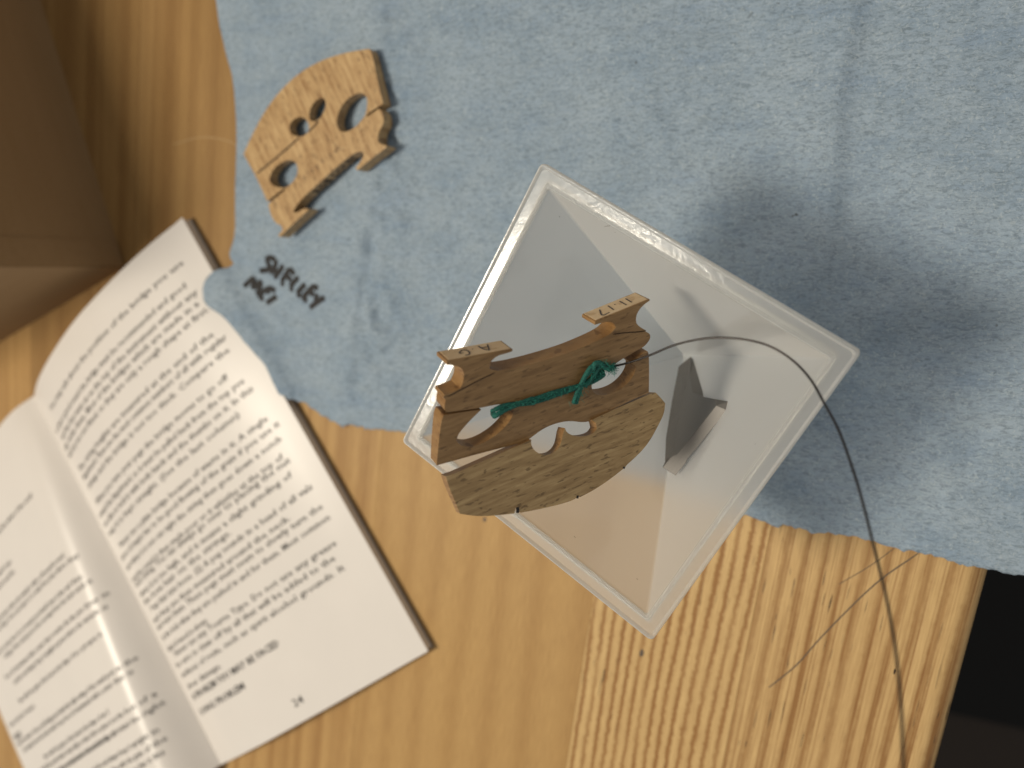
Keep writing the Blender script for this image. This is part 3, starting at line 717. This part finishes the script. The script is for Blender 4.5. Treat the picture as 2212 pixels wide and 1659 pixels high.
# close it: push a copy of the silhouette away from the viewer and cap it
sil = ['b', 'c', 'd', 'e', 'f', 'g', 'q', 't', 's', 'r', 'n', 'x', 'u', 'v', 'k', 'j', 'w']
cen = sum(WV) / len(WV); nb = len(WV)
for k in sil:
    p = WV[ix[k]]; d = (p - CAM) / np.linalg.norm(p - CAM); WV.append(p + (cen - p) * .12 + d * .0006)
for i in range(len(sil)):
    j = (i + 1) % len(sil); F.append((ix[sil[i]], ix[sil[j]], nb + j, nb + i))
WV.append(sum(WV[nb:]) / len(sil)); cc = len(WV) - 1
F += [(nb + i, nb + (i + 1) % len(sil), cc) for i in range(len(sil))]
wsd = WV[ix['f']] - WV[ix['b']]; wsd /= np.linalg.norm(wsd)
WM = frame(cen, np.cross(wsd, [0, 0, 1.]) / np.linalg.norm(np.cross(wsd, [0, 0, 1.])), wsd, np.cross(np.cross(wsd, [0, 0, 1.]) / np.linalg.norm(np.cross(wsd, [0, 0, 1.])), wsd)); WI = WM.inverted()
wedge = link('metal_wedge', [tuple(WI @ Vector(v)) for v in WV], F, MAT['metal'], None, WM)
md = wedge.modifiers.new('edge', 'BEVEL'); md.width = .00015; md.segments = 2; md.limit_method = 'ANGLE'
tag(wedge, 'small grey metal wedge with a notched side, wedged in the bottom of the plastic cup', 'metal wedge')

# ------------------------------------------------------------------ broken bridge hung over the cup
C2 = lambda u, v: (850.3 + .3472 * u, 576 + .3472 * v)
bn = np.array([.44, .37, -.82]); bn /= np.linalg.norm(bn)
PB = c2w(ray(1180, 850) * .138); BN = RW @ bn
def fr3(u, v, off=0.): return Uplane(*C2(u, v), PB + BN * off, BN)
f1 = fr3(1593, 205) - fr3(335, 612); f1 /= np.linalg.norm(f1); f2 = np.cross(BN, f1)
BRM = frame(PB, f1, f2, BN); BRI = BRM.inverted()
def bl(u, v): return np.array((BRI @ Vector(fr3(u, v)))[:2])
yF, yC = bl(960, 410)[1], bl(1240, 1395)[1]
def bt(x, y):
    k = min(1, max(0, (y - yF) / (yC - yF))); return .0046 * (1 - k) + .0013 * k
low = [(332, 587), (740, 514), (738, 527), (700, 540), (650, 553), (616, 577), (598, 606), (598, 636), (640, 650), (718, 639), (818, 617), (948, 581), (1090, 536), (1200, 492), (1304, 444), (1354, 414), (1382, 378), (1368, 349), (1334, 341), (1289, 351), (1252, 362), (1254, 342),
       (1424, 272), (1593, 203), (1593, 212), (1563, 231), (1529, 266), (1511, 300), (1507, 330), (1512, 358), (1540, 380), (1571, 397), (1566, 404), (1590, 414), (1597, 430), (1596, 448), (1578, 477), (1550, 504),
       (1517, 520), (1471, 547), (1410, 582), (1372, 612), (1320, 640), (1270, 667), (1240, 705), (1230, 745), (1240, 780), (1278, 802), (1340, 796), (1410, 766), (1468, 715), (1503, 660), (1508, 622), (1484, 600), (1514, 570), (1552, 538), (1580, 527), (1588, 545), (1590, 650), (1588, 784),
       (1480, 830), (1380, 880), (1270, 932), (1212, 966), (1160, 968), (1110, 960), (1050, 965), (980, 985), (920, 1015), (860, 1060), (820, 1090), (700, 1120), (500, 1172), (380, 1206), (268, 1237), (272, 1180), (285, 1050), (298, 955), (312, 925), (430, 905), (545, 890),
       (490, 942), (438, 998), (402, 1044), (390, 1082), (418, 1115), (480, 1124), (560, 1097), (640, 1047), (700, 992), (742, 930), (752, 884), (722, 856), (670, 854), (600, 866), (534, 880), (430, 894), (330, 906), (316, 886), (318, 858), (324, 833), (311, 814), (316, 796), (350, 789), (412, 760), (430, 726), (439, 686), (434, 652), (416, 624), (362, 613), (330, 611)]
crown = [(325, 1306), (390, 1284), (520, 1226), (650, 1169), (760, 1119), (830, 1090), (856, 1076), (855, 1108), (876, 1146), (920, 1171), (968, 1171), (1008, 1150), (1034, 1116), (1046, 1078), (1056, 1030), (1066, 1004), (1076, 1030), (1112, 1050), (1160, 1058), (1210, 1050), (1246, 1034), (1264, 1006), (1258, 972), (1232, 954),
         (1290, 925), (1400, 876), (1500, 835), (1600, 790), (1630, 783), (1662, 815), (1690, 850), (1684, 912), (1646, 990), (1600, 1074), (1556, 1134), (1500, 1190), (1448, 1236), (1440, 1250), (1424, 1262), (1340, 1328), (1240, 1394), (1160, 1434), (1148, 1422), (1134, 1446), (1050, 1476), (900, 1511), (790, 1531), (778, 1504), (760, 1494), (752, 1536), (600, 1552), (500, 1552), (412, 1537), (382, 1462), (345, 1375)]
BB = empty('violin_bridge', 'aged brown violin bridge broken in two and tied with green thread over the cup', 'violin bridge', BRM, 'violin bridges')
prism('bridge_base', [smooth_poly([bl(*p) for p in low], 2, 42)], bt, MAT['aged'], BB, .00022, side=MAT['aged_side'])
cn = np.array([.40, .03, -.90]); cn /= np.linalg.norm(cn); CN = RW @ cn; PC = fr3(1600, 786, -.0002)
def fc(u, v, off=0.): return Uplane(*C2(u, v), PC + CN * off, CN)
CRM = frame(PC, f1 - CN * (f1 @ CN), np.cross(CN, f1 - CN * (f1 @ CN)), CN)
cx_ = f1 - CN * (f1 @ CN); cx_ /= np.linalg.norm(cx_); CRM = frame(PC, cx_, np.cross(CN, cx_), CN); CRI = CRM.inverted()
def cl(u, v): return np.array((CRI @ Vector(fc(u, v)))[:2])
yc0, yc1 = cl(1240, 960)[1], cl(1240, 1395)[1]
def ct(x, y): k = min(1, max(0, (y - yc0) / (yc1 - yc0))); return .0027 * (1 - k) + .0013 * k
cr = prism('bridge_crown', [smooth_poly([cl(*p) for p in crown], 2, 42)], ct, MAT['aged_crown'], None, .00022, side=MAT['aged_side'])
cr.parent = BB; cr.matrix_parent_inverse = BRI; cr.matrix_world = CRM
cr['label'] = 'broken off curved top of the bridge with string notches'
bnf = lambda p: np.array(BN)
def bstrip(name, chains, wid, mat): return strokes(name, [[fr3(*p, off=.00002) for p in c] for c in chains], wid, bnf, mat, BB, .00004, BRI)
bstrip('crack', [[(338, 808), (420, 765), (520, 712), (628, 660)]], .00016, MAT['crack'])
bstrip('crack', [[(1366, 421), (1440, 411), (1520, 406), (1568, 399)]], .00020, MAT['crack'])
strokes('string_notch', [[fc(*p, off=.00002) for p in c] for c in ([(768, 1497), (772, 1515), (770, 1532)], [(1146, 1424), (1142, 1442)], [(1436, 1246), (1430, 1256)])], .0006, lambda p: np.array(CN), MAT['ink'], BB, .00004, BRI)
# clean foot soles with pen marks
def sole(pts_front, name='foot_sole'):
    A, B = [np.array(fr3(*p)) for p in pts_front]; T = .0043
    d = (B - A) / np.linalg.norm(B - A); N = np.cross(d, BN); N = N if N @ (CAM - A) > 0 else -N
    V = []
    for off in (.00004, .00014):
        for p, q in ((A + d * .0003, -.00025), (B - d * .0003, -.00025), (B - d * .0003, -T), (A + d * .0003, -T)): V.append(p + BN * q + N * off)
    link(name, [tuple(BRI @ Vector(v)) for v in V], [(3, 2, 1, 0), (4, 5, 6, 7), (0, 1, 5, 4), (1, 2, 6, 5), (2, 3, 7, 6), (3, 0, 4, 7)], MAT['footend'], BB)
    return A + N * .00017, N
C3 = lambda u, v: (905.1 + .1389 * u, 702.1 + .1389 * v); C4 = lambda u, v: (1234.2 + .13226 * u, 603.4 + .13226 * v)
for front, px, chains, wd in ((((335, 588), (738, 514)), C3, [[(918, 326), (1000, 372), (1096, 392)], [(1096, 392), (1080, 345), (1062, 300)], [(985, 356), (1020, 345), (1068, 338)], [(822, 372), (842, 372)], [(715, 470), (772, 462), (786, 430), (750, 396), (682, 390), (646, 406), (632, 440), (690, 432)]], .00026),
                              (((1254, 342), (1593, 204)), C4, [[(885, 315), (985, 375)], [(785, 357), (900, 418)], [(704, 408), (722, 412)], [(597, 432), (692, 498)], [(460, 495), (505, 585), (622, 540)]], .00028)):
    P_, N_ = sole(front)
    strokes('pen_mark', [[Uplane(*px(*p), P_, N_) for p in c] for c in chains], wd, lambda p, N_=N_: N_, MAT['pen'], BB, .00003, BRI)

# ------------------------------------------------------------------ green thread and steel wire
th = empty('green_thread', 'dark green thread knotted round the broken brown bridge', 'thread', frame(fr3(950, 820), f1, f2, BN)); THI = th.matrix_world.inverted()
tl = lambda P: [np.array(THI @ Vector(p)) for p in P]
path = [(622, 914), (700, 874), (800, 850), (900, 826), (1000, 792), (1130, 752), (1200, 724), (1262, 688), (1302, 664)]
for sgn, r in ((1, .00046), (-1, .00046)):
    pts = []
    for i, (u, v) in enumerate(catmull(path, 6)):
        k = i / 48; sp = 11 * (1.6 if k < .35 else .9 if k < .8 else 1.1)
        pts.append(fr3(u + sgn * sp * .28 * math.cos(k * 7), v + sgn * sp * math.cos(k * 7), .0005 + .00028 * sgn * math.sin(k * 7)))
    pts = [fr3(618, 918, -.0014)] + pts + [fr3(1300, 672, -.0012)]
    V, F = tube_data(tl(pts), r, 8); link('strand', V, F, MAT['thread'], th, smooth=True)
kn = [[(1278, 604), (1235, 620), (1200, 665), (1172, 720), (1140, 790), (1118, 850)], [(1262, 600), (1225, 650), (1190, 690), (1165, 745), (1150, 800), (1132, 852)], [(1280, 610), (1262, 650), (1225, 705), (1190, 745)]]
for c in kn:
    V, F = tube_data(tl([fr3(u, v, .0011) for u, v in catmull(c, 5)]), .00042, 8); link('loose_end', V, F, MAT['thread'], th, smooth=True)
V, F = tube_data(tl([fr3(u, v, .0012) for u, v in catmull([(1240, 640), (1252, 606), (1280, 598), (1305, 618), (1345, 640)], 5)]), .0005, 8); link('loose_end', V, F, MAT['thread'], th, smooth=True)
V, F = [], []
for k in range(720):
    if k < 300:
        q = random.random(); u0 = 1285 + 85 * q + random.gauss(0, 8); v0 = 612 + 22 * q + random.gauss(0, 14); du, dv = random.gauss(14, 16), random.gauss(4, 16)
    elif k < 440:
        q = random.random(); u0 = 1270 - 150 * q + random.gauss(0, 12); v0 = 610 + 240 * q + random.gauss(0, 8); du, dv = random.gauss(0, 14), random.gauss(8, 16)
    else:
        q = random.random(); p = catmull(path, 6)[int(q * 47)]; u0, v0 = p; du, dv = random.gauss(0, 12), random.gauss(0, 14)
    of = random.uniform(.0007, .0016); c = [fr3(u0, v0, of), fr3(u0 + du * .5 + random.gauss(0, 4), v0 + dv * .5 + random.gauss(0, 4), of + random.gauss(0, .0002)), fr3(u0 + du, v0 + dv, of + random.gauss(0, .0003))]
    v, f = tube_data(tl(c), .00003, 3, len(V)); V += v; F += f
tag(link('fuzz', V, F, MAT['fuzz'], th), kind='stuff')

W4 = lambda u, v: (1535.9 + .3637 * u, 658.3 + .3637 * v); W5 = lambda u, v: (1261.7 + .4295 * u, 1042.2 + .4295 * v)
wp = [S3(30, 570), S3(140, 545), S3(300, 490), S3(480, 415), S3(640, 372), S3(800, 352), S3(950, 355), S3(1100, 376), S3(1230, 416), S3(1350, 482), S3(1460, 572), S3(1560, 692), W4(670, 580), W4(760, 750), W4(840, 970), W4(900, 1170), W4(950, 1370), W5(1520, 580), W5(1570, 870), W5(1597, 1180), W5(1605, 1436), W5(1606, 1700), W5(1600, 2000)]
sc_ = fr3(1375, 610, .0010); z0 = (RW.T @ (sc_ - CAM))[2]
pts = []; acc = 0; tot = sum(math.dist(wp[i], wp[i + 1]) for i in range(len(wp) - 1))
for i, p in enumerate(wp):
    if i: acc += math.dist(wp[i - 1], p)
    k = acc / tot; z = z0 - .002 * sstep(np.array(k * 5)) - (z0 - .088) * k ** .8; pts.append(c2w(ray(*p) * float(z)))
pts = [fr3(1330, 618, .0010)] + pts
WRM = Matrix.Translation(Vector(pts[0])); wi = WRM.inverted()
V, F = tube_data([np.array(wi @ Vector(p)) for p in catmull(pts, 8)], .0002, 10)
wire = link('steel_wire', V, F, MAT['steel'], None, WRM, smooth=True)
tag(wire, 'thin springy steel wire arching from the green knot out over the cup rim', 'wire')
